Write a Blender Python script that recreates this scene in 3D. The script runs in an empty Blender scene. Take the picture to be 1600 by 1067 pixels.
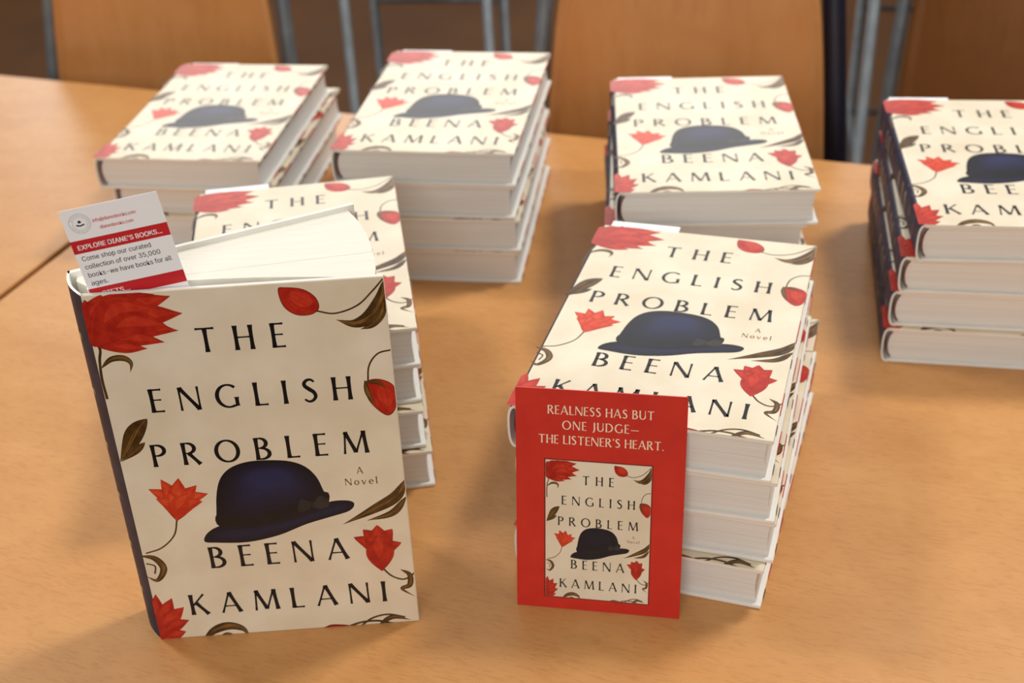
import bpy, bmesh, math, numpy as np, random, os
from mathutils import Matrix, Vector
random.seed(4)
S=bpy.context.scene
COL=S.collection
ZT=0.74            # table-top height
W,H,T=.160,.242,.0313   # hardcover size

# ------------------------------------------------------------------ materials
def srgb(r,g,b):
    f=lambda c:(c/255/12.92) if c/255<=.04045 else ((c/255+.055)/1.055)**2.4
    return (f(r),f(g),f(b),1)
def mat(name,c1,c2=None,rough=.5,scale=(1,1,1),nscale=20,detail=4,lo=.35,hi=.65,spec=.5,metal=0,bump=0,coat=0):
    m=bpy.data.materials.new(name);m.use_nodes=True
    nt=m.node_tree;b=nt.nodes['Principled BSDF']
    b.inputs['Roughness'].default_value=rough
    b.inputs['Metallic'].default_value=metal
    b.inputs['Specular IOR Level'].default_value=spec
    tc=nt.nodes.new('ShaderNodeTexCoord');mp=nt.nodes.new('ShaderNodeMapping');mp.inputs['Scale'].default_value=scale
    nz=nt.nodes.new('ShaderNodeTexNoise');nz.inputs['Scale'].default_value=nscale;nz.inputs['Detail'].default_value=detail
    cr=nt.nodes.new('ShaderNodeValToRGB')
    cr.color_ramp.elements[0].position=lo;cr.color_ramp.elements[1].position=hi
    cr.color_ramp.elements[0].color=srgb(*c1);cr.color_ramp.elements[1].color=srgb(*(c2 or c1))
    L=nt.links.new
    L(tc.outputs['Object'],mp.inputs['Vector']);L(mp.outputs[0],nz.inputs['Vector']);L(nz.outputs['Fac'],cr.inputs[0]);L(cr.outputs[0],b.inputs['Base Color'])
    return m
def wood(name,a,b_,c,rough,grain=(1.2,16,16),s2=(5,7,7),spec=.5,flake=.35,fleck=0):
    m=bpy.data.materials.new(name);m.use_nodes=True;nt=m.node_tree;b=nt.nodes['Principled BSDF'];L=nt.links.new
    b.inputs['Roughness'].default_value=rough;b.inputs['Specular IOR Level'].default_value=spec
    tc=nt.nodes.new('ShaderNodeTexCoord')
    def noise(sc,s,d,dist=0):
        mp=nt.nodes.new('ShaderNodeMapping');mp.inputs['Scale'].default_value=sc
        n=nt.nodes.new('ShaderNodeTexNoise');n.inputs['Scale'].default_value=s;n.inputs['Detail'].default_value=d;n.inputs['Distortion'].default_value=dist
        L(tc.outputs['Object'],mp.inputs[0]);L(mp.outputs[0],n.inputs['Vector']);return n.outputs['Fac']
    n1=noise(grain,1.6,5,.6);n2=noise((grain[0]*s2[0],grain[1]*s2[1],grain[2]*s2[2]),2.2,3);n3=noise((1,2,2),9,4,1.0)
    r1=nt.nodes.new('ShaderNodeValToRGB');r1.color_ramp.elements[0].position=.25;r1.color_ramp.elements[1].position=.75
    r1.color_ramp.elements[0].color=srgb(*a);r1.color_ramp.elements[1].color=srgb(*b_)
    L(n1,r1.inputs[0])
    def blend(prev,fac,col,f0,f1,amt):
        mx=nt.nodes.new('ShaderNodeMix');mx.data_type='RGBA';mx.inputs[7].default_value=srgb(*col)
        mr=nt.nodes.new('ShaderNodeMapRange');mr.inputs[1].default_value=f0;mr.inputs[2].default_value=f1;mr.inputs[4].default_value=amt
        L(fac,mr.inputs[0]);L(mr.outputs[0],mx.inputs[0]);L(prev,mx.inputs[6]);return mx.outputs[2]
    o=blend(r1.outputs[0],n2,c,.52,.75,flake)
    o=blend(o,n3,a,.45,.7,.5)
    if fleck:
        o=blend(o,noise((60,330,330),2,2),c,.52,.66,fleck)
        o=blend(o,noise((30,60,60),2,4,.8),c,.52,.75,fleck*.7)
        o=blend(o,noise((5.0,5.0,5.0),3,6,1.2),b_,.5,.65,.35)
    L(o,b.inputs['Base Color'])
    return m
M={}
JR,JS=.38,.40
def ink(n,a,b,ns=60,sc=(1,1,1)): return mat(n,a,b,JR,nscale=ns,spec=JS,scale=sc)
M['cream']=mat('jacket_cream_print',(222,208,181),(236,225,202),JR,nscale=28,detail=6,lo=.3,hi=.7,spec=JS)
M['edge']=mat('jacket_paper_edge',(228,226,218),(236,234,228),.6)
M['black']=ink('jacket_black_ink',(8,9,14),(12,13,18))
HATN=8
for i in range(HATN):
    t=i/(HATN-1);c=[a+(b-a)*t for a,b in zip((9,10,24),(32,36,74))]
    M['hat%d'%i]=ink('jacket_navy_ink_tone_%s'%'abcdefgh'[i],c,[x*1.08 for x in c])
M['band']=ink('jacket_hatband_ink',(12,12,18),(18,18,24),90)
M['bow']=ink('jacket_bow_ink',(38,37,38),(50,47,46),90)
M['red']=ink('jacket_red_ink',(166,28,16),(194,46,24),160)
M['redh']=ink('jacket_light_red_ink',(190,42,24),(208,62,36),160)
M['redv']=ink('jacket_red_vein_ink',(124,18,12),(140,24,16),140)
M['orange']=ink('jacket_orange_ink',(198,48,22),(218,70,34),160)
M['orangeh']=ink('jacket_light_orange_ink',(212,66,34),(228,88,50),160)
M['orangev']=ink('jacket_orange_vein_ink',(160,34,18),(174,40,22),140)
M['redd']=ink('jacket_dark_red_ink',(104,16,12),(122,22,16),120)
M['leaf']=ink('jacket_brown_leaf_ink',(60,38,14),(92,64,26),150)
M['leafl']=ink('jacket_gold_leaf_ink',(120,86,38),(142,104,50),150)
M['grey']=ink('jacket_brown_grey_ink',(116,82,52),(126,92,60))
M['spine']=mat('jacket_spine_navy',(24,30,58),(42,50,84),.5,nscale=90,lo=.4,hi=.75,spec=.3)
M['paper']=mat('page_edges',(214,212,206),(234,232,227),.8,scale=(6,6,2600),nscale=1,detail=2,lo=.3,hi=.7,spec=.2)
M['paperv']=mat('open_page_edges',(231,226,212),(237,233,221),.8,scale=(30,1500,3),nscale=1,detail=2,lo=.35,hi=.65,spec=.2)
M['headband']=mat('headband_red',(96,26,30),(120,40,40),.8,nscale=900)
M['cardred']=mat('card_red',(198,34,16),(206,40,20),.5,nscale=60)
M['cardshade']=mat('card_dark_red_ink',(112,16,10),(124,20,12),.5,nscale=60)
M['cardtext']=mat('card_cream_ink',(240,226,196),(244,230,204),.5)
M['spot']=mat('jacket_beige_spot',(150,132,104),(176,158,126),.5)
M['white']=mat('bookmark_white',(250,250,252),(252,252,254),.5)
M['bmred']=mat('bookmark_red',(200,24,30),(210,30,38),.5)
M['bmblack']=mat('bookmark_black',(10,10,12),(14,14,16),.5)
M['table']=wood('honey_maple_laminate',(198,140,80),(213,157,97),(168,108,56),.36,(3,7,7),spec=.45,flake=.06,fleck=.26)
M['tedge']=mat('table_edge_band',(150,96,50),(166,110,60),.5,scale=(2,20,20))
M['ply']=wood('beech_plywood',(200,136,78),(214,152,94),(184,120,64),.22,(9,9,1.0))
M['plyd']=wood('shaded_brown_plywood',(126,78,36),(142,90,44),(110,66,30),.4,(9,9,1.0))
M['steel']=mat('grey_powder_coated_steel',(104,112,118),(120,128,134),.4,nscale=40,metal=.25)
M['navytube']=mat('navy_steel',(12,16,34),(18,22,44),.4)
M['floor']=mat('brown_floor',(82,48,14),(94,58,20),.7,scale=(1,1,1),nscale=2,detail=3,spec=.15)
M['wall']=mat('tan_wall_paint',(180,166,146),(188,174,154),.8,nscale=2)

# ------------------------------------------------------------------ mesh builder
class MB:
    def __init__(s): s.v=[];s.f=[];s.m=[];s.mats=[];s.sm=[]
    def mi(s,k):
        if k not in s.mats: s.mats.append(k)
        return s.mats.index(k)
    def face(s,pts,k,smooth=False):
        i=len(s.v);s.v+= [tuple(p) for p in pts];s.f.append(tuple(range(i,i+len(pts))));s.m.append(s.mi(k));s.sm.append(smooth)
    def geo(s,vs,fs,k,smooth=False):
        i=len(s.v);s.v+=[tuple(p) for p in vs]
        for f in fs:
            s.f.append(tuple(j+i for j in f));s.m.append(s.mi(k));s.sm.append(smooth)
    def box(s,x0,x1,y0,y1,z0,z1,k,bev=0,seg=2,matf=None):
        bm=bmesh.new();bmesh.ops.create_cube(bm,size=1)
        for v in bm.verts:
            v.co=Vector((x0+(v.co.x+.5)*(x1-x0),y0+(v.co.y+.5)*(y1-y0),z0+(v.co.z+.5)*(z1-z0)))
        if bev: bmesh.ops.bevel(bm,geom=list(bm.edges),offset=bev,segments=seg,profile=.5,affect='EDGES')
        bm.normal_update();bm.verts.ensure_lookup_table()
        i=len(s.v);s.v+=[tuple(v.co) for v in bm.verts]
        for f in bm.faces:
            kk=matf(f.normal) if matf else k
            s.f.append(tuple(v.index+i for v in f.verts));s.m.append(s.mi(kk or k));s.sm.append(False)
        bm.free()
    def prism(s,poly,lo,hi,axis,k,kcap=None,smooth=False):
        def P(p,t): return (p[0],t,p[1]) if axis=='y' else (p[0],p[1],t)
        n=len(poly);i=len(s.v)
        s.v+=[P(p,lo) for p in poly]+[P(p,hi) for p in poly]
        for a in range(n):
            b=(a+1)%n;s.f.append((i+a,i+b,i+n+b,i+n+a));s.m.append(s.mi(k));s.sm.append(smooth)
        for t in (0,n):
            s.face([s.v[i+t+a] for a in range(n)],kcap or k)
    def tube(s,path,r,k,n=12):
        path=[Vector(p) for p in path];rings=[]
        up=Vector((0,0,1))
        for j,p in enumerate(path):
            d=(path[min(j+1,len(path)-1)]-path[max(j-1,0)]).normalized()
            a=d.cross(up if abs(d.z)<.95 else Vector((0,1,0))).normalized();b=d.cross(a).normalized()
            if rings and a.dot(pa)<0: a=-a;b=-b
            pa=a
            rings.append([p+r*(math.cos(2*math.pi*q/n)*a+math.sin(2*math.pi*q/n)*b) for q in range(n)])
        i=len(s.v)
        for rg in rings: s.v+=[tuple(x) for x in rg]
        for j in range(len(rings)-1):
            for q in range(n):
                q2=(q+1)%n
                s.f.append((i+j*n+q,i+j*n+q2,i+(j+1)*n+q2,i+(j+1)*n+q));s.m.append(s.mi(k));s.sm.append(True)
        s.f.append(tuple(i+q for q in range(n)));s.m.append(s.mi(k));s.sm.append(False)
        e=i+(len(rings)-1)*n
        s.f.append(tuple(e+q for q in range(n)));s.m.append(s.mi(k));s.sm.append(False)
    def mesh(s,name,fixn=False):
        me=bpy.data.meshes.new(name);me.from_pydata(s.v,[],s.f)
        for k in s.mats: me.materials.append(M[k])
        me.polygons.foreach_set('material_index',s.m);me.polygons.foreach_set('use_smooth',s.sm)
        me.update()
        if fixn:
            bm=bmesh.new();bm.from_mesh(me);bmesh.ops.remove_doubles(bm,verts=bm.verts,dist=1e-6)
            bmesh.ops.recalc_face_normals(bm,faces=bm.faces);bm.to_mesh(me);bm.free()
        return me
def obj(name,me,parent=None,loc=(0,0,0),rot=(0,0,0)):
    o=bpy.data.objects.new(name,me);COL.objects.link(o);o.location=loc;o.rotation_euler=rot
    if parent: o.parent=parent
    return o
def tag(o,label,cat,group=None,kind=None):
    o['label']=label;o['category']=cat
    if group:o['group']=group
    if kind:o['kind']=kind

# ------------------------------------------------------------------ 2-D drawing: ink list of (pts, mat, layer)
def catmull(pts,n=8):
    pts=[np.array(p,float) for p in pts]
    if len(pts)<3:
        return [pts[0]*(1-t)+pts[1]*t for t in np.linspace(0,1,n+1)]
    P=[2*pts[0]-pts[1]]+pts+[2*pts[-1]-pts[-2]];out=[]
    for i in range(1,len(P)-2):
        for t in np.linspace(0,1,n,endpoint=False):
            a,b,c,d=P[i-1:i+3]
            out.append(.5*((2*b)+(c-a)*t+(2*a-5*b+4*c-d)*t*t+(3*b-a-3*c+d)*t**3))
    out.append(P[-2]);return out
def strip(ink,pts,wid,k,layer,closed=False):
    pts=[np.array(p,float) for p in pts];n=len(pts);Lf=[];R=[]
    for i in range(n):
        a=pts[(i-1)%n] if closed else pts[max(i-1,0)];b=pts[(i+1)%n] if closed else pts[min(i+1,n-1)]
        d=b-a;d/=max(np.hypot(*d),1e-9);nr=np.array([-d[1],d[0]])
        Lf.append(pts[i]+nr*wid[i]);R.append(pts[i]-nr*wid[i])
    for i in range(n if closed else n-1):
        j=(i+1)%n
        ink.append(([tuple(Lf[i]),tuple(R[i]),tuple(R[j]),tuple(Lf[j])],k,layer))
TH,TN=.072,.038
def st(x0,y0,x1,y1,w):
    n=6;ts=np.linspace(0,1,n+1)
    return ([(x0+(x1-x0)*t,y0+(y1-y0)*t) for t in ts],[w*(.90+.32*abs(2*t-1)**3) for t in ts],False)
def arc(cx,cy,rx,ry,a0,a1,thick=TH,thin=TN,n=18,full=False):
    ang=[math.radians(a0+(a1-a0)*i/n) for i in range(n+(0 if full else 1))]
    return ([(cx+rx*math.cos(a),cy+ry*math.sin(a)) for a in ang],[thin+(thick-thin)*abs(math.cos(a))**1.3 for a in ang],full)
def spl(pts,w0,w1,w2):
    q=catmull(pts,6);n=len(q)-1
    return ([tuple(p) for p in q],[w0+(w1-w0)*(i/n)*2 if i<n/2 else w1+(w2-w1)*(i/n*2-1) for i in range(n+1)],False)
G={'T':(.70,[st(.02,.96,.68,.96,TN),st(.35,0,.35,.96,TH)]),
'H':(.68,[st(.07,0,.07,1,TH),st(.61,0,.61,1,TH),st(.07,.52,.61,.52,TN*.8)]),
'E':(.46,[st(.07,0,.07,1,TH),st(.04,.965,.45,.965,TN),st(.07,.53,.41,.53,TN*.8),st(.04,.035,.46,.035,TN)]),
'N':(.76,[st(.05,0,.05,1,TN),st(.07,.98,.69,.02,TH),st(.71,0,.71,1,TN)]),
'G':(.80,[arc(.44,.5,.40,.475,48,300),spl([(.62,.06),(.68,.08),(.74,.12)],TN,TN,TN),st(.73,.06,.73,.44,TH)]),
'L':(.46,[st(.07,0,.07,1,TH),st(.05,.035,.46,.035,TN)]),
'I':(.14,[st(.07,0,.07,1,TH)]),
'S':(.50,[spl([(.44,.86),(.34,.955),(.20,.95),(.09,.84),(.10,.70),(.25,.55),(.39,.42),(.44,.24),(.34,.08),(.18,.035),(.04,.14)],TN,TH*1.1,TN)]),
'P':(.54,[st(.07,0,.07,1,TH),arc(.20,.73,.28,.235,90,-90),st(.07,.965,.2,.965,TN*.8),st(.07,.495,.2,.495,TN*.8)]),
'R':(.62,[st(.07,0,.07,1,TH),arc(.20,.74,.26,.225,90,-90),st(.07,.965,.2,.965,TN*.8),st(.07,.515,.22,.515,TN*.8),st(.24,.51,.60,0,TH)]),
'O':(.90,[arc(.45,.5,.40,.475,0,360,full=True,n=32)]),
'B':(.58,[st(.07,0,.07,1,TH),arc(.20,.75,.23,.215,90,-90),arc(.20,.28,.31,.245,90,-90),st(.07,.965,.2,.965,TN*.8),st(.07,.53,.22,.53,TN*.8),st(.07,.035,.2,.035,TN*.8)]),
'M':(.94,[st(.05,0,.13,1,TN),st(.13,.98,.47,.06,TH),st(.47,.04,.80,1,TN),st(.80,1,.88,0,TH)]),
'K':(.66,[st(.07,0,.07,1,TH),st(.12,.47,.56,1,TN),st(.24,.58,.64,0,TH)]),
'A':(.76,[st(.03,0,.37,1,TN),st(.37,1,.72,0,TH),st(.17,.33,.60,.33,TN*.8)]),
'U':(.68,[st(.07,.35,.07,1,TH),arc(.34,.36,.27,.325,180,360),st(.61,.35,.61,1,TN)]),
'J':(.28,[spl([(.20,1),(.20,.6),(.20,.2),(.14,-.05),(.02,-.12)],TH,TH,TN)]),
'D':(.76,[st(.07,0,.07,1,TH),arc(.26,.5,.43,.465,90,-90),st(.07,.965,.27,.965,TN*.8),st(.07,.035,.27,.035,TN*.8)]),
'o':(.56,[arc(.28,.32,.23,.31,0,360,full=True,n=24)]),
'v':(.52,[st(.03,.63,.26,0,TH*.9),st(.26,0,.49,.63,TN)]),
'e':(.52,[arc(.27,.32,.22,.31,0,310,n=20),st(.05,.34,.49,.34,TN*.8)]),
'l':(.14,[st(.07,0,.07,1.05,TH)]),
'-':(.80,[st(0,.38,.80,.38,TN)]),"'":(.12,[st(.06,.78,.07,1,TN*1.3)]),'.':(.12,[st(.06,0,.06,.11,TH*.9)]),' ':(.22,[])}
def text(ink,s,cx,base,cap,span,k,layer=8,bold=1):
    ws=sum(G[c][0] for c in s)*cap;tr=(span-ws)/max(1,len(s)-1);x=cx-span/2
    for c in s:
        w,strokes=G[c]
        for pts,wd,cl in strokes:
            strip(ink,[(x+p[0]*cap,base+p[1]*cap) for p in pts],[q*cap*bold for q in wd],k,layer,cl)
        x+=w*cap+tr
SANS=None
try:
    d_=os.path.join(bpy.utils.resource_path('LOCAL'),'datafiles','fonts')
    for n_ in ('Inter.woff2','DejaVuSans.woff2'):
        if os.path.exists(os.path.join(d_,n_)): SANS=bpy.data.fonts.load(os.path.join(d_,n_));break
except Exception as e: print('no font',e)
def font(ink,s,x,y,size,k,layer=8,align='LEFT',bold=0,span=None,track=1):
    cu=bpy.data.curves.new('t','FONT');cu.body=s;cu.size=1;cu.offset=0;cu.resolution_u=3;cu.space_character=track
    if SANS: cu.font=SANS
    o=bpy.data.objects.new('t',cu);COL.objects.link(o)
    bpy.context.view_layer.update()
    dg=bpy.context.evaluated_depsgraph_get();me=bpy.data.meshes.new_from_object(o.evaluated_get(dg))
    vs=[(v.co.x,v.co.y) for v in me.vertices];fs=[tuple(p.vertices) for p in me.polygons]
    bpy.data.objects.remove(o);bpy.data.meshes.remove(me);bpy.data.curves.remove(cu)
    w=max(v[0] for v in vs)
    sx=size if not span else span/w
    off={'LEFT':0,'CENTER':-w*sx/2}[align]
    for dx in ((-bold,0,bold) if bold else (0,)):
        for f in fs:
            ink.append(([(x+vs[i][0]*sx+off+dx*size,y+vs[i][1]*size) for i in f],k,layer+(0 if dx==0 else (1 if dx>0 else 2))))
# --- jacket art. The painted ornaments were measured on a skewed sheet; GRID maps sheet -> jacket mm
src=[(122,460),(607,433),(654,968),(243,999)];dst=[(0,242),(160,242),(160,0),(0,0)]
A_=[];b_=[]
for (x,y),(u,v) in zip(src,dst):
    A_.append([x,y,1,0,0,0,-u*x,-u*y]);b_.append(u);A_.append([0,0,0,x,y,1,-v*x,-v*y]);b_.append(v)
GRID=np.append(np.linalg.solve(np.array(A_,float),np.array(b_,float)),1).reshape(3,3)
def g(p):
    q=GRID@np.array([p[0],p[1],1.]);return (q[0]/q[2],q[1]/q[2])
art=[]
lay=[0]
def nxt(): lay[0]+=1;return lay[0]
def reset(): lay[0]=0
def blob(pts,k):
    q=[g(p) for p in pts]
    n=len(q);q2=[]
    for i in range(n):
        a,b,c,d=[np.array(q[(i+j-1)%n]) for j in range(4)]
        for t in (0,.25,.5,.75): q2.append(tuple(.5*((2*b)+(c-a)*t+(2*a-5*b+4*c-d)*t*t+(3*b-a-3*c+d)*t**3)))
    art.append((q2,k,nxt()))
def shrink(pts,f,dx=0,dy=0):
    cx=sum(p[0] for p in pts)/len(pts);cy=sum(p[1] for p in pts)/len(pts)
    return [(cx+(x-cx)*f+dx,cy+(y-cy)*f+dy) for x,y in pts]
def vine(pts,w,k='leaf',taper=False):
    q=catmull([g(p) for p in pts],8);n=len(q)-1
    strip(art,q,[w*(1 if not taper else (1-.8*i/n)) for i in range(n+1)],k,nxt())
def leafs(pts,w,k='leaf',hl=True):
    q=catmull([g(p) for p in pts],8);n=len(q)-1
    pr=[max(.12,w*math.sin(math.pi*min(1,(i/n)**.8))) for i in range(n+1)]
    strip(art,q,pr,k,nxt())
    if hl:
        l=nxt()
        for o_,ww in ((.45,.11),(.15,.06),(-.1,.06),(-.4,.06)):
            strip(art,[q[i]+np.array([.7,.7])*o_*pr[i] for i in range(1,n)],[max(.02,ww*w*math.sin(math.pi*i/n)) for i in range(1,n)],'leafl',l)
def petal(base,tip,w,bend=0,k='red',rnd=.8,peak=.6):
    b=np.array(g(base));t=np.array(g(tip));d=t-b;L=np.hypot(*d);nr=np.array([-d[1],d[0]])/L
    c=[b,b+d*.55+nr*bend,t];q=catmull(c,14);n=len(q)-1
    prof=[]
    for i in range(n+1):
        s=i/n
        prof.append(w*(math.sin(math.pi/2*min(1,s/peak))**.85 if s<peak else max(0,math.cos(math.pi/2*(s-peak)/(1-peak)))**rnd))
    prof[0]=.5;prof[-1]=.03
    strip(art,q,[p+.12 for p in prof[:-1]]+[.05],'redd',nxt())
    strip(art,q,prof,k,nxt())
    m0=n//3
    strip(art,[q[i]+nr*.15*prof[i] for i in range(m0,n)],[.5*prof[i]*math.sin(math.pi*(i-m0)/(n-m0)) for i in range(m0,n)],k+'h',nxt())
    l=nxt();K=5 if w<7 else 8
    for j in range(-K,K+1):
        off=j/(K+.8);m=n-1-int(6*abs(off));s0=2+(j%2)*4
        strip(art,[q[i]+nr*off*prof[i] for i in range(s0,m)],[.055*(1-.6*(i-s0)/(m-s0)) for i in range(s0,m)],k+'v',l)
# large open tulip at spine/head corner, tilted to the fore edge
vine([(148,532),(155,545),(154,562),(157,590),(165,622)],.75)
leafs([(156,574),(172,560),(192,558),(204,566),(203,580)],1.9)
for t,w,bd,rn in (((131,466),6,-1,1),((158,458),8,1,.9),((200,456),9,3,.9),((243,458),9,5,1),((269,461),7,6,1.1),((288,488),7.5,6,1.1),((281,515),6,5,1.2),((259,533),4.5,3,1.2),((231,543),3.5,0,1.2)):
    petal((146,538),t,w,bd,'red',rn,.5)
for t,w,b in (((184,466),10,4),((238,480),10,8),((262,507),7,7)): petal((145,539),t,w,b,'red',.85,.5)
# bud and leaf head
reset()
vine([(500,486),(530,490),(565,478),(590,455),(606,437)],.5)
BUD=[(440,452),(452,449),(480,452),(500,465),(505,482),(492,492),(468,492),(448,478)]
blob(BUD,'redd');blob(shrink(BUD,.95),'red');blob(shrink(BUD,.55,4,-3),'redh')
for o_ in (0,7,14,21): vine([(444+o_*.2,456+o_*.3),(470-o_*.2,462+o_),(501-o_*.4,482+o_*.3)],.08,'redv')
leafs([(607,440),(603,468),(585,495),(560,506),(532,500)],4.2)
leafs([(606,470),(603,490),(588,508),(570,515)],2.5)
# bud fore edge
reset()
vine([(618,547),(596,553),(582,572),(580,600)],.5)
BUD=[(578,597),(596,592),(618,600),(625,618),(622,640),(610,649),(592,638),(578,620)]
blob(BUD,'redd');blob(shrink(BUD,.95),'red');blob(shrink(BUD,.5,5,0),'redh')
for o_ in (0,9,18): vine([(584+o_,598),(592+o_,618),(610,646)],.08,'redv')
leafs([(575,594),(580,615),(592,634)],1.6);leafs([(574,596),(596,598),(610,606)],1.2)
# leaf spine side
reset()
leafs([(228,653),(210,672),(198,695),(184,720)],5.2)
leafs([(224,690),(208,704),(186,720)],2.2)
# orange bloom
reset()
vine([(273,808),(268,835),(248,855),(222,864)],.5)
for t,w,bd in (((228,763),5,-5),((323,770),5,5),((248,748),5.2,-2.5),((305,757),5.2,2.5),((276,746),6,0)): petal((273,811),t,w,bd,'orange',1.05,.45)
for t,w,b in (((240,778),4.2,-4),((314,782),4.2,4),((262,768),5.0,-2),((291,771),5.0,2)): petal((273,812),t,w,b,'orange',1.0,.5)
# leaf fore edge
reset()
leafs([(637,748),(620,775),(585,795),(537,818)],3.8);leafs([(637,775),(615,800),(575,812)],2.4)
# tulip
reset()
vine([(596,884),(612,898),(632,903),(650,892)],.6)
leafs([(626,888),(640,896),(640,912),(628,918),(648,930)],1.8)
for t,w,bd in (((553,838),6,-7),((628,846),6,7),((568,826),7.5,-5),((614,825),7.5,5),((590,819),8,0)): petal((597,889),t,w,bd,'red',.95,.5)
for t,w,b in (((572,836),6.5,-6),((612,838),6.5,6),((592,834),6.5,0)): petal((597,890),t,w,b,'red',.9,.5)
# curl leaf
reset()
leafs([(212,868),(236,872),(250,888),(240,906),(222,900)],2.2)
vine([(222,880),(236,884),(236,896)],.5)
# bloom tail corner
reset()
for t,w,bd in (((236,928),5,0),((262,934),5.5,1),((281,948),5.5,2),((289,968),4.5,2),((284,986),4,0),((262,996),4,-1)): petal((240,998),t,w,bd,'red',1.05,.5)
# tail arch leaf, tail bud, tail vines
reset()
leafs([(312,999),(330,984),(352,977),(374,981),(386,993)],3.2)
leafs([(336,998),(350,990),(366,994)],1.5)
reset()
blob([(500,985),(512,975),(530,974),(545,976),(534,983)],'redd');blob([(504,984),(514,977),(530,976),(540,977),(532,982)],'red')
vine([(545,976),(565,970),(590,968),(615,972),(640,971)],.8);vine([(560,978),(580,964),(605,958),(632,962)],.7)
leafs([(590,975),(612,962),(640,966)],1.8)
# bowler hat, printed in nested tones
reset()
def morph(a,b,t): return [(p[0]+(q[0]-p[0])*t,p[1]+(q[1]-p[1])*t) for p,q in zip(a,b)]
BR0=[(316,845),(322,831),(345,820),(390,818),(440,808),(495,790),(520,782),(545,781),(555,786),(547,797),(515,807),(478,818),(435,835),(385,846),(335,847)]
BR1=[(345,836),(350,832),(365,829),(395,828),(445,819),(485,806),(510,798),(530,791),(538,790),(528,795),(505,803),(470,813),(425,827),(385,835),(360,837)]
for i in range(5): blob(morph(BR0,BR1,i/4*.9),'hat%d'%min(i,4))
CR=[(341,822),(336,792),(338,762),(346,742),(363,728),(390,720),(425,718),(455,720),(478,728),(495,743),(505,762),(514,786),(498,795),(440,812),(385,824)]
HL=[(398,756),(394,752),(392,748),(394,743),(400,739),(410,736),(422,734),(434,734),(442,737),(446,741),(447,746),(444,751),(436,754),(420,758),(406,759)]
for i in range(HATN): blob(morph(CR,HL,(i/(HATN-1))**.8*.93),'hat%d'%i)
blob([(338,802),(385,806),(440,795),(508,767),(514,786),(498,795),(440,812),(385,824),(341,822)],'band')
blob([(466,796),(470,780),(480,781),(491,783),(500,774),(512,778),(515,789),(500,794),(490,792),(476,798)],'bow')
vine([(489,783),(487,793)],.3,'band')
LT=20
text(art,'THE',80,202.8,15.3,47.5,'black',LT,1.05)
text(art,'ENGLISH',80.5,166.3,15.3,111,'black',LT,1.05)
text(art,'PROBLEM',80.5,129.6,15.3,122,'black',LT,1.05)
text(art,'BEENA',81,53.3,16,82,'black',LT,1.05)
text(art,'KAMLANI',82,17.9,16,119,'black',LT,1.05)
p=g((565,739));text(art,'A',p[0],p[1],4.6,3.6,'grey',LT,1.1)
p=g((567,756));text(art,'Novel',p[0],p[1],4.8,18.5,'grey',LT,1.1)
LSTEP=.0000025
def put(mb,ink,f,clamp=None):
    for pts,k,l in ink:
        q=[(min(max(u,.2),159.8),min(max(v,.2),241.8)) if clamp else (u,v) for u,v in pts]
        if clamp:
            if max(a for a,b in q)-min(a for a,b in q)<1e-4 or max(b for a,b in q)-min(b for a,b in q)<1e-4: continue
        mb.face([f(u*.001,v*.001,.00002+l*LSTEP) for u,v in q],k)

# ------------------------------------------------------------------ lying hardcover book
BT=.0028
def marks(mb,z0,z1,x):
    for y0,y1,k in ((-.112,-.104,'leaf'),(-.092,-.070,'red'),(-.04,-.032,'leaf'),(-.01,.016,'red'),(.04,.052,'red'),(.062,.068,'leaf'),(.08,.104,'red')):
        mb.box(x-.001,x+.0003,y0,y1,z0,z1,k)
mb=MB();mb.box(-W/2+.005,W/2,-H/2,H/2,T-BT,T,'edge',.0007,2,matf=lambda n:'cream' if (n.z>.3 or n.x>.5) else 'edge')
put(mb,art,lambda u,v,h:(u-W/2,v-H/2,T+h),True)
marks(mb,T-BT+.0003,T-.0003,W/2)
me_front=mb.mesh('front_cover')
mb=MB();mb.box(-W/2+.005,W/2,-H/2,H/2,0,BT,'edge',.0007,2,matf=lambda n:'cream' if (n.z<-.3 or n.x>.5) else 'edge')
marks(mb,.0003,BT-.0003,W/2)
me_back=mb.mesh('back_cover')
mb=MB()
N=14;out=[];inn=[]
for i in range(N+1):
    a=math.pi/2+math.pi*i/N
    out.append((-W/2+.0065+.0062*math.copysign(abs(math.cos(a))**.6,math.cos(a)),T/2+T/2*math.copysign(abs(math.sin(a))**.75,math.sin(a))))
    inn.append((-W/2+.0075+.0058*math.copysign(abs(math.cos(a))**.6,math.cos(a)),T/2+(T/2-.0014)*math.copysign(abs(math.sin(a))**.75,math.sin(a))))
for i in range(N):
    a,b,c,d=out[i],out[i+1],inn[i+1],inn[i]
    k='cream' if i in(0,N-1) else 'spine'
    mb.face([(a[0],-H/2,a[1]),(b[0],-H/2,b[1]),(b[0],H/2,b[1]),(a[0],H/2,a[1])],k,True)
    mb.face([(d[0],-H/2,d[1]),(c[0],-H/2,c[1]),(c[0],H/2,c[1]),(d[0],H/2,d[1])],'edge')
    for y in(-H/2,H/2): mb.face([(a[0],y,a[1]),(b[0],y,b[1]),(c[0],y,c[1]),(d[0],y,d[1])],'edge')
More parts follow.
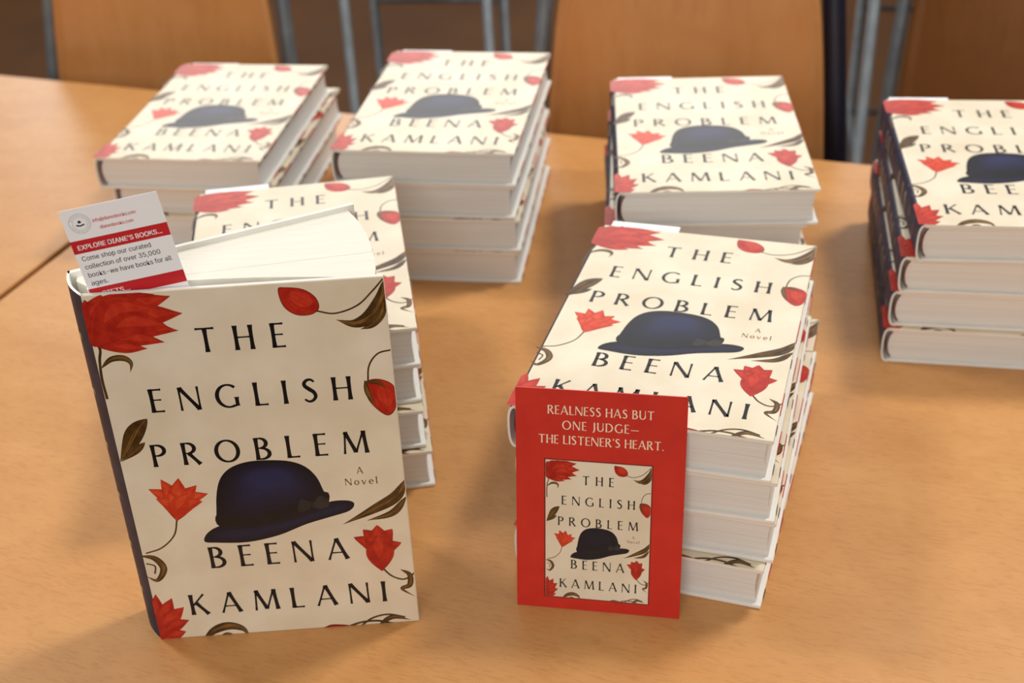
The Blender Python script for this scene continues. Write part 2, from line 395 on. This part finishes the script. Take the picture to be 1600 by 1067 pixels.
for y,k,w_,i0,i1 in ((-.098,'redd',.004,6,8),(-.075,'leafl',.003,5,7),(-.05,'spot',.005,5,9),(-.034,'spot',.004,5,9),(-.012,'spot',.005,5,9),(.035,'leafl',.003,4,7),(.056,'spot',.004,5,9),(.07,'spot',.004,5,9),(.098,'leafl',.004,6,9)):
    for i in range(i0,i1):
        a,b=out[i],out[i+1]
        mb.face([(a[0]-.0001,y-w_/2,a[1]),(b[0]-.0001,y-w_/2,b[1]),(b[0]-.0001,y+w_/2*(.4+.6*random.random()),b[1]),(a[0]-.0001,y+w_/2*(.4+.6*random.random()),a[1])],k)
me_spine=mb.mesh('spine')
mb=MB();x0=-W/2+.0032;zz=(BT+.0001,T-BT-.0006);poly=[]
for i in range(9):
    a=math.pi/2+math.pi*i/8;poly.append((x0+.006+.005*math.cos(a),(zz[0]+zz[1])/2+(zz[1]-zz[0])/2*math.sin(a)))
for i in range(7):
    t=i/6;poly.append((W/2-.0035-.0012*math.sin(math.pi*t),zz[0]+(zz[1]-zz[0])*t))
mb.prism(poly,-H/2+.003,H/2-.003,'y','paper')
me_pages=mb.mesh('page_block',True)
me_hb=[]
for y0,y1 in ((-H/2+.0018,-H/2+.0031),(H/2-.0031,H/2-.0018)):
    mb=MB();an=[math.pi/2+math.pi*(.12+.76*i/8) for i in range(9)]
    pl=[(x0+.0058+.005*math.cos(a),(zz[0]+zz[1])/2+(zz[1]-zz[0])/2*.96*math.sin(a)) for a in an]
    pl+=[(p[0]+.0011,p[1]) for p in reversed(pl)]
    mb.prism(pl,y0,y1,'y','headband');me_hb.append(mb.mesh('headband',True))
def book(x,y,z,yaw,label,group,ref='BR'):
    ux=Vector((math.cos(yaw),math.sin(yaw),0));uy=Vector((-math.sin(yaw),math.cos(yaw),0))
    c=Vector((x,y,ZT+z))+(-ux if ref=='BR' else ux)*W/2+uy*H/2
    e=bpy.data.objects.new('book',None);COL.objects.link(e);e.empty_display_size=.05
    e.location=c;e.rotation_euler=(0,0,yaw)
    tag(e,label,'book',group)
    for n,m in (('front_cover',me_front),('back_cover',me_back),('spine',me_spine),('page_block',me_pages),('headband',me_hb[0]),('headband',me_hb[1])):
        p_=obj(n,m,e)
        if n=='spine': p_['label']='rounded spine in navy jacket paper'
        if n=='headband': p_['label']='thin dark red woven headband'
    return e
# ------------------------------------------------------------------ bookmark mesh (faces -y, top at +z)
BW,BH=51,165
bi=[]
def rect(ink,x0,y0,x1,y1,k,l): ink.append(([(x0,y0),(x1,y0),(x1,y1),(x0,y1)],k,l))
rect(bi,0,BH-25,BW,BH-17.6,'bmred',1);rect(bi,0,BH-53.0,BW,BH-45.8,'bmred',1)
font(bi,"EXPLORE DIANE'S BOOKS...",2.6,BH-23.1,5.2,'white',4,bold=.018,span=44.5)
for i,s in enumerate(("Come shop our curated","collection of over 35,000","books-we have books for all","ages.")):
    font(bi,s,2.6,BH-29.5-i*4.85,5.3,'bmblack',4,span=[36.5,40,44.5,9][i],bold=.008)
font(bi,"GIFTS...",6,BH-51.0,5.2,'white',4,bold=.018,span=15)
font(bi,"Gifts, Studio",22,BH-58.4,5.4,'bmblack',4,span=22,bold=.006)
font(bi,"info@dianesbooks.com",15.0,BH-9.3,3.8,'bmred',4,span=22.5,bold=.014)
font(bi,"dianesbooks.com",17.5,BH-13.6,3.8,'bmred',4,span=17.5,bold=.014)
cx,cy=8.4,BH-8.6
for r,w_ in ((5.5,.13),(3.7,.1)):
    a=np.linspace(0,2*math.pi,32,endpoint=False);strip(bi,[(cx+r*math.cos(t),cy+r*math.sin(t)) for t in a],[w_/2]*32,'bmblack',2,True)
for i in range(26):
    if i in (12,13):continue
    a=2*math.pi*i/26;ca,sa=math.cos(a),math.sin(a)
    bi.append(([(cx+4.3*ca-.11*sa,cy+4.3*sa+.11*ca),(cx+4.3*ca+.11*sa,cy+4.3*sa-.11*ca),(cx+4.95*ca+.11*sa,cy+4.95*sa-.11*ca),(cx+4.95*ca-.11*sa,cy+4.95*sa+.11*ca)],'bmblack',2))
bi.append(([(cx-2.2,cy-1.1),(cx,cy-1.7),(cx+2.2,cy-1.1),(cx+2.0,cy-.3),(cx,cy-.9),(cx-2.0,cy-.3)],'bmblack',2))
bi.append(([(cx-1.0,cy+.5),(cx,cy+.1),(cx+1.0,cy+.5),(cx+.5,cy+1.6),(cx-.4,cy+1.8)],'bmblack',2))
mb=MB();mb.box(-BW/2000,BW/2000,0,.0003,0,BH/1000,'white')
put(mb,bi,lambda u,v,h:(u-BW/2000,-h,v))
me_bm=mb.mesh('bookmark')
def bookmark_flat(b,u=.031,out=.0115,yaw=0):
    mloc=b.matrix_basis@Vector((-W/2+u,H/2+out-BH/1000,T-BT-.00045))
    o=obj('bookmark',me_bm,None,mloc,(-math.pi/2,0,b.rotation_euler.z+yaw))
    tag(o,'white bookmark card poking out of a stacked book','bookmark','bookmarks in the stacked books')
    return o
stacks=[
('stack behind the standing card','cream bowler-hat hardcover novel in stack behind red card',
 [(.1464,.6049,-.318),(.1508,.6058,-.304),(.1522,.6066,-.325),(.1453,.6007,-.349)],'BR',.014),
('stack of four with a skewed top book','cream floral hardcover novel in skewed four-high stack',
 [(.2456,.9259,-.0726),(.2375,.928,-.10),(.243,.925,-.06),(.240,.926,-.09)],'BR',.0125),
('tall stack in the middle of the back row','cream floral hardcover novel in neat four-high stack',
 [(.0096,1.0204,-.1774),(.0081,1.0228,-.172),(.0117,1.0216,-.158),(.0105,1.0216,-.158)],'BR',.0115),
('three-high stack','cream floral hardcover novel in three-high stack',
 [(-.2190,1.103,-.1635),(-.2115,1.1175,-.166),(-.214,1.112,-.16)],'BR',.0105),
('stack behind the standing book','cream floral hardcover novel in stack behind standing book',
 [(-.0623,.7493,.1159),(-.064,.753,.11),(-.063,.743,.10),(-.059,.739,.10)],'BR',.014),
('stack with navy spines showing','hardcover novel with navy spine showing in four-high stack',
 [(.3021,.8597,-.150),(.2951,.8689,-.189),(.2922,.8722,-.193),(.2891,.870,-.208)],'BL',.0125)]
for gname,lab,ps,ref,bo in stacks:
    n=len(ps)
    for i,(x,y,a) in enumerate(ps):
        l=('top ' if i==0 else '')+lab
        b=book(x,y,(n-1-i)*(T+.0002),a,l,'hardcover books: '+gname,ref)
        if i==0: bookmark_flat(b,u=.033,out=bo)
# ------------------------------------------------------------------ standing, fanned-open book
SH=.027
A0=Vector((-.226,.6005,ZT));AY=.032
root=bpy.data.objects.new('book',None);COL.objects.link(root);root.location=A0;root.rotation_euler=(0,0,AY)
tag(root,'hardcover novel standing slightly open, navy hat on cream jacket','book')
def shear(mb): mb.v=[(x,y+SH*z,z) for x,y,z in mb.v]
mb=MB();mb.box(.0008,.160,0,.003,0,H,'edge',.0006,2,matf=lambda n:'cream' if (n.y<-.3) else 'edge')
put(mb,art,lambda u,v,h:(u,-h,v),True);shear(mb);obj('front_cover',mb.mesh('front_cover_standing'),root)
bs=Vector((-.0125,.0285));be=Vector((.1395,.0915))
d=(be-bs).normalized();nrm=Vector((d.y,-d.x))
mb=MB();mb.prism([bs,be,be+nrm*.003,bs+nrm*.003],0,H,'z','edge');shear(mb);obj('back_cover',mb.mesh('back_cover_standing',True),root)
mb=MB();pl=[];q=[]
for i in range(9):
    t=i/8;pt=Vector((0.0008,0)).lerp(bs,t);ou=Vector((-.915,-.4))*.0028*math.sin(math.pi*t)
    pl.append(pt+ou);q.append(pt+ou+Vector((.0014,.0006)))
for i in range(8):
    a,b,c,e=pl[i],pl[i+1],q[i+1],q[i]
    mb.face([(a.x,a.y,0),(b.x,b.y,0),(b.x,b.y,H),(a.x,a.y,H)],'spine',True)
    mb.face([(e.x,e.y,0),(c.x,c.y,0),(c.x,c.y,H),(e.x,e.y,H)],'edge')
    for z in(0,H): mb.face([(a.x,a.y,z),(b.x,b.y,z),(c.x,c.y,z),(e.x,e.y,z)],'edge')
for i in range(6):
    z=.03+i*.036
    for j in (3,4):
        a,b=pl[j],pl[j+1];o_=Vector((-.915,-.4))*.00012
        mb.face([(a.x+o_.x,a.y+o_.y,z),(b.x+o_.x,b.y+o_.y,z),(b.x+o_.x,b.y+o_.y,z+.003),(a.x+o_.x,a.y+o_.y,z+.004)],'spot')
shear(mb);o=obj('spine',mb.mesh('spine_standing'),root);o['label']='rounded spine in navy jacket paper'
def pagewedge(name,pts):
    mb=MB();mb.prism(pts,.0036,H-.003,'z','paperv');shear(mb)
    o=obj('page_block',mb.mesh(name,True),root);o['label']='fanned block of cream pages'
def bez(a,b,c,n=8): return [tuple((1-t)**2*Vector(a)+2*t*(1-t)*Vector(b)+t*t*Vector(c)) for t in [i/n for i in range(n+1)]]
# rear pages
pagewedge('rear_pages',bez((.001,.0150),(.07,.0243),(.1530,.0340))+bez((.1530,.0340),(.150,.062),(.1370,.0872),5)[1:]+[(-.0075,.0280)]+[(-.0065,.022)])
# front pages, bowing behind the bookmark
pagewedge('front_pages',bez((.0015,.0115),(.065,.021),(.155,.0045))+bez((.155,.0045),(.1560,.020),(.1532,.0337),4)[1:]+bez((.1532,.0337),(.07,.0240),(.0005,.0148),8)[1:])
o=obj('bookmark',me_bm,None,(0,0,0))
tag(o,'white bookmark with red bands tucked in standing book','bookmark')
lc=Vector((.0275+.018,.0101,.294-.163+.006-.0085))
o.matrix_world=Matrix.Translation(A0)@Matrix.Rotation(AY,4,'Z')@Matrix.Translation(lc)@Matrix.Rotation(math.radians(4),4,'Z')@Matrix.Rotation(math.radians(-7.5),4,'Y')@Matrix.Rotation(-.027,4,'X')
# ------------------------------------------------------------------ red card
cw,ch=.101,.149
ci=[]
text(ci,'REALNESS HAS BUT',50.5,133.2,5.6,62.5,'cardtext',2)
text(ci,'ONE JUDGE-',50.5,123.6,5.6,45,'cardtext',2)
text(ci,"THE LISTENER'S HEART.",50.8,114.0,5.6,74,'cardtext',2)
rect(ci,17.1,7.8,82.2,103.9,'cardshade',1)
mb=MB();mb.box(0,cw,0,.0010,0,ch,'cardred')
put(mb,ci,lambda u,v,h:(u,-h,v))
mini=MB();ms=.0635/.160;mv=.0945/.242
mini.box(0,.0635,-.0004,0,0,.0945,'cream')
put(mini,[(p_,('hat%d'%(int(k[3])//4) if k.startswith('hat') else k),l) for p_,k,l in art],lambda u,v,h:(u*ms,-.0004-h*.7,v*mv),True)
card=obj('promotional_card',mb.mesh('promotional_card'),None,(-.0048,.6158,ZT+.0002),(-.1855,0,-.197))
tag(card,'red promotional card with cream lettering leaning against book stack','card')
mo=obj('cover_picture',mini.mesh('cover_picture'),card,(.018,0,.0087));mo['label']='small cream cover picture with bowler hat'
# ------------------------------------------------------------------ tables
TY=-.36
def table(x0,x1,y0,y1,label,inset=.06):
    ex=Vector((math.cos(TY),math.sin(TY),0));ey=Vector((-math.sin(TY),math.cos(TY),0))
    c=ex*(x0+x1)/2+ey*(y0+y1)/2
    e=bpy.data.objects.new('table',None);COL.objects.link(e);e.location=c;e.rotation_euler=(0,0,TY)
    tag(e,label,'table','wooden tables')
    w,d_=(x1-x0)/2,(y1-y0)/2
    mb=MB();mb.box(-w,w,-d_,d_,ZT-.028,ZT,'tedge',.0025,2,matf=lambda n:'table' if n.z>.9 else 'tedge')
    obj('tabletop',mb.mesh('tabletop'),e)
    wi=w-inset
    for s in(-1,1):
        mb=MB();mb.box(-wi+.03,wi-.03,s*(d_-.09)-.012,s*(d_-.09)+.012,ZT-.06,ZT-.0281,'steel',.002);obj('frame_rail',mb.mesh('frame_rail'),e)
    lm=MB();lm.tube([(0,0,.0),(0,0,ZT-.0282)],.022,'steel',20);lme=lm.mesh('table_leg')
    for sx in(-1,1):
        for sy in(-1,1): obj('leg',lme,e,(sx*wi,sy*(d_-.06),0))
table(-.7955,1.03,.34,1.286,'honey-coloured wooden table holding the book stacks')
table(-2.62,-.8005,.34,1.298,'empty honey-coloured wooden table pushed against book table',.50)
# ------------------------------------------------------------------ chairs
def grid_panel(mb,f,nu,nv,th,k):
    P=[[Vector(f(i/nu,j/nv)) for j in range(nv+1)] for i in range(nu+1)]
    def nrm(i,j):
        a=P[min(i+1,nu)][j]-P[max(i-1,0)][j];b=P[i][min(j+1,nv)]-P[i][max(j-1,0)];return a.cross(b).normalized()
    Q=[[P[i][j]+nrm(i,j)*th for j in range(nv+1)] for i in range(nu+1)]
    vs=[p for r in P for p in r]+[p for r in Q for p in r];o=(nu+1)*(nv+1);I=lambda i,j:i*(nv+1)+j;fs=[]
    for i in range(nu):
        for j in range(nv):
            fs.append((I(i,j),I(i,j+1),I(i+1,j+1),I(i+1,j)));fs.append((o+I(i,j),o+I(i+1,j),o+I(i+1,j+1),o+I(i,j+1)))
    for i in range(nu):
        for j in(0,nv): fs.append((I(i,j),I(i+1,j),o+I(i+1,j),o+I(i,j)))
    for j in range(nv):
        for i in(0,nu): fs.append((I(i,j),I(i,j+1),o+I(i,j+1),o+I(i,j)))
    mb.geo(vs,fs,k,True)
def superc(u,v,w,h,n=5):
    a,b=2*u-1,2*v-1
    m=max(abs(a),abs(b))
    if m<1e-6:return 0,0
    l=(abs(a)**n+abs(b)**n)**(1/n);return a*m/l*w,b*m/l*h
def chair_meshes(ply,rightleg):
    cs={}
    mb=MB()
    def fb(u,v):
        a,b=superc(u,v,1,1,9);z=.70+.215*b;hw=.157-.014*b-.006*b*b
        return (a*hw,.196+.05*(b+1)/2+.028*(1-a*a),z)
    grid_panel(mb,fb,24,16,.011,ply);cs['backrest']=mb.mesh('chair_backrest',True)
    mb=MB()
    def fs_(u,v):
        a,b=superc(u,v,1,1,7);return (a*.185,b*.2-.03,.448+.012*a*a+(.0 if b>-.6 else -.03*((-b-.6)/.4)**2))
    grid_panel(mb,fs_,18,18,.011,ply);cs['seat']=mb.mesh('chair_seat',True)
    def leg_back(s,k='steel',r=.009):
        mb=MB();mb.tube(catmull([(s*.195,.25,.0),(s*.19,.215,.25),(s*.182,.195,.45),(s*.173,.218,.65),(s*.152,.268,.93)],8),r,k);return mb.mesh('chair_rear_leg')
    def leg_front(s):
        mb=MB();mb.tube(catmull([(s*.195,-.2,.0),(s*.185,-.185,.3),(s*.18,-.17,.425),(s*.16,.0,.436),(s*.172,.185,.436)],8),.009,'steel');return mb.mesh('chair_front_leg')
    cs['l']=[leg_back(-1),leg_back(1,*rightleg),leg_front(-1),leg_front(1)]
    cs['bars']=[]
    for a,b in (((-.18,-.17,.425),(.18,-.17,.425)),((-.18,.197,.44),(.18,.197,.44))):
        mb=MB();mb.tube([a,b],.009,'steel');cs['bars'].append(mb.mesh('chair_cross_bar'))
    return cs
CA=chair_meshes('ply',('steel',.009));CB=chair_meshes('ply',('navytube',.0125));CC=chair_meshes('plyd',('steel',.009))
def chair_at(cx,cy,yaw,label,cs):
    e=bpy.data.objects.new('chair',None);COL.objects.link(e);e.location=(cx+math.sin(yaw)*.23,cy-math.cos(yaw)*.23,0);e.rotation_euler=(0,0,yaw);tag(e,label,'chair','plywood chairs')
    obj('seat',cs['seat'],e);obj('backrest',cs['backrest'],e)
    for m in cs['bars']: obj('cross_bar',m,e)
    for i,m in enumerate(cs['l']):
        o=obj('leg',m,e)
        if cs is CB and i==1: o['label']='dark navy-blue tubular leg'
chair_at(-.427,1.66,TY+.12,'plywood chair with grey tubular steel frame at table',CA)
chair_at(.208,1.40,TY+.22,'plywood chair with one dark navy upright at table',CB)
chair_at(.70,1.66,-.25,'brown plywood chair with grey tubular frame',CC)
# bar stools
mb=MB();grid_panel(mb,lambda u,v:(superc(u,v,.16,.16,6)[0],superc(u,v,.16,.16,6)[1],.745),12,12,.014,'ply');st_seat=mb.mesh('stool_seat',True)
legs=[];rails=[]
for sx in(-1,1):
    for sy in(-1,1):
        mb=MB();mb.tube([(sx*.135,sy*.135,0),(sx*.13,sy*.13,.744)],.009,'steel');legs.append(mb.mesh('stool_leg'))
r=.1325
for s in(-1,1):
    mb=MB();mb.tube([(-r,s*r,.28),(r,s*r,.28)],.006,'steel');rails.append(mb.mesh('stool_rail'))
    mb=MB();mb.tube([(s*r,-r,.281),(s*r,r,.281)],.006,'steel');rails.append(mb.mesh('stool_rail'))
mb=MB();mb.tube([(-r,r,.49),(r,r,.49)],.005,'steel');rails.append(mb.mesh('stool_rail'))
def stool(x,y,yaw,label):
    e=bpy.data.objects.new('bar_stool',None);COL.objects.link(e);e.location=(x,y,0);e.rotation_euler=(0,0,yaw);tag(e,label,'stool','bar stools')
    obj('seat',st_seat,e)
    for m in rails: obj('foot_rail',m,e)
    for m in legs: obj('leg',m,e)
stool(-.13,2.50,-.12,'grey tubular steel bar stool standing between two chairs')
stool(-1.12,2.35,.2,'grey tubular steel bar stool beside a plywood chair')
stool(.80,2.3,-.2,'grey tubular steel bar stool behind brown chair')
# ------------------------------------------------------------------ room
def structure(name,b,k):
    mb=MB();mb.box(*b,k);o=obj(name,mb.mesh(name));o['kind']='structure'
structure('floor',(-5,5,-3,8,-.05,0),'floor')
structure('wall_back',(-5,5,8,8.1,0,3.4),'wall');structure('wall_front',(-5,5,-3.1,-3,0,3.4),'wall')
structure('wall_left',(-5.1,-5,-3,8,0,3.4),'wall');structure('wall_right',(5,5.1,-3,8,0,3.4),'wall')
# ------------------------------------------------------------------ lights
def area(name,loc,target,size,sy,energy,color):
    l=bpy.data.lights.new(name,'AREA');l.shape='RECTANGLE';l.size=size;l.size_y=sy;l.energy=energy;l.color=color
    o=bpy.data.objects.new(name,l);COL.objects.link(o);o.location=loc
    o.rotation_euler=(Vector(target)-Vector(loc)).to_track_quat('-Z','Y').to_euler()
area('ceiling_light',(1.2,1.45,2.9),(.05,.85,ZT),.38,.38,34,(1,.96,.91))
area('ceiling_light',(-1.3,1.6,2.9),(.0,.85,ZT),.38,.38,19,(1,.96,.91))
area('window_daylight',(-.3,6.4,2.55),(0,.9,ZT),4.5,1.1,88,(1,.98,.95))
area('room_light',(-.5,-2.0,2.2),(0,.8,.9),1.6,1.2,36,(1,.98,.95))
w=bpy.data.worlds.new('world');S.world=w;w.use_nodes=True
w.node_tree.nodes['Background'].inputs[0].default_value=(1,.97,.94,1);w.node_tree.nodes['Background'].inputs[1].default_value=.40
# ------------------------------------------------------------------ camera
f,h,th,ro=2067,.5818,.5608,-.0493
fw=Vector((0,math.cos(th),-math.sin(th)));r=Vector((1,0,0));u=Vector((0,math.sin(th),math.cos(th)))
r2=r*math.cos(ro)+u*math.sin(ro);u2=-r*math.sin(ro)+u*math.cos(ro)
cam=bpy.data.cameras.new('camera');co=bpy.data.objects.new('camera',cam);COL.objects.link(co)
cam.sensor_width=36;cam.lens=f*36/1600;cam.clip_start=.02
m=Matrix((( r2.x,u2.x,-fw.x,0),(r2.y,u2.y,-fw.y,0),(r2.z,u2.z,-fw.z,ZT+h),(0,0,0,1)))
co.matrix_world=m
cam.dof.use_dof=True;cam.dof.focus_distance=.75;cam.dof.aperture_fstop=8
S.camera=co
S.view_settings.view_transform='Standard'
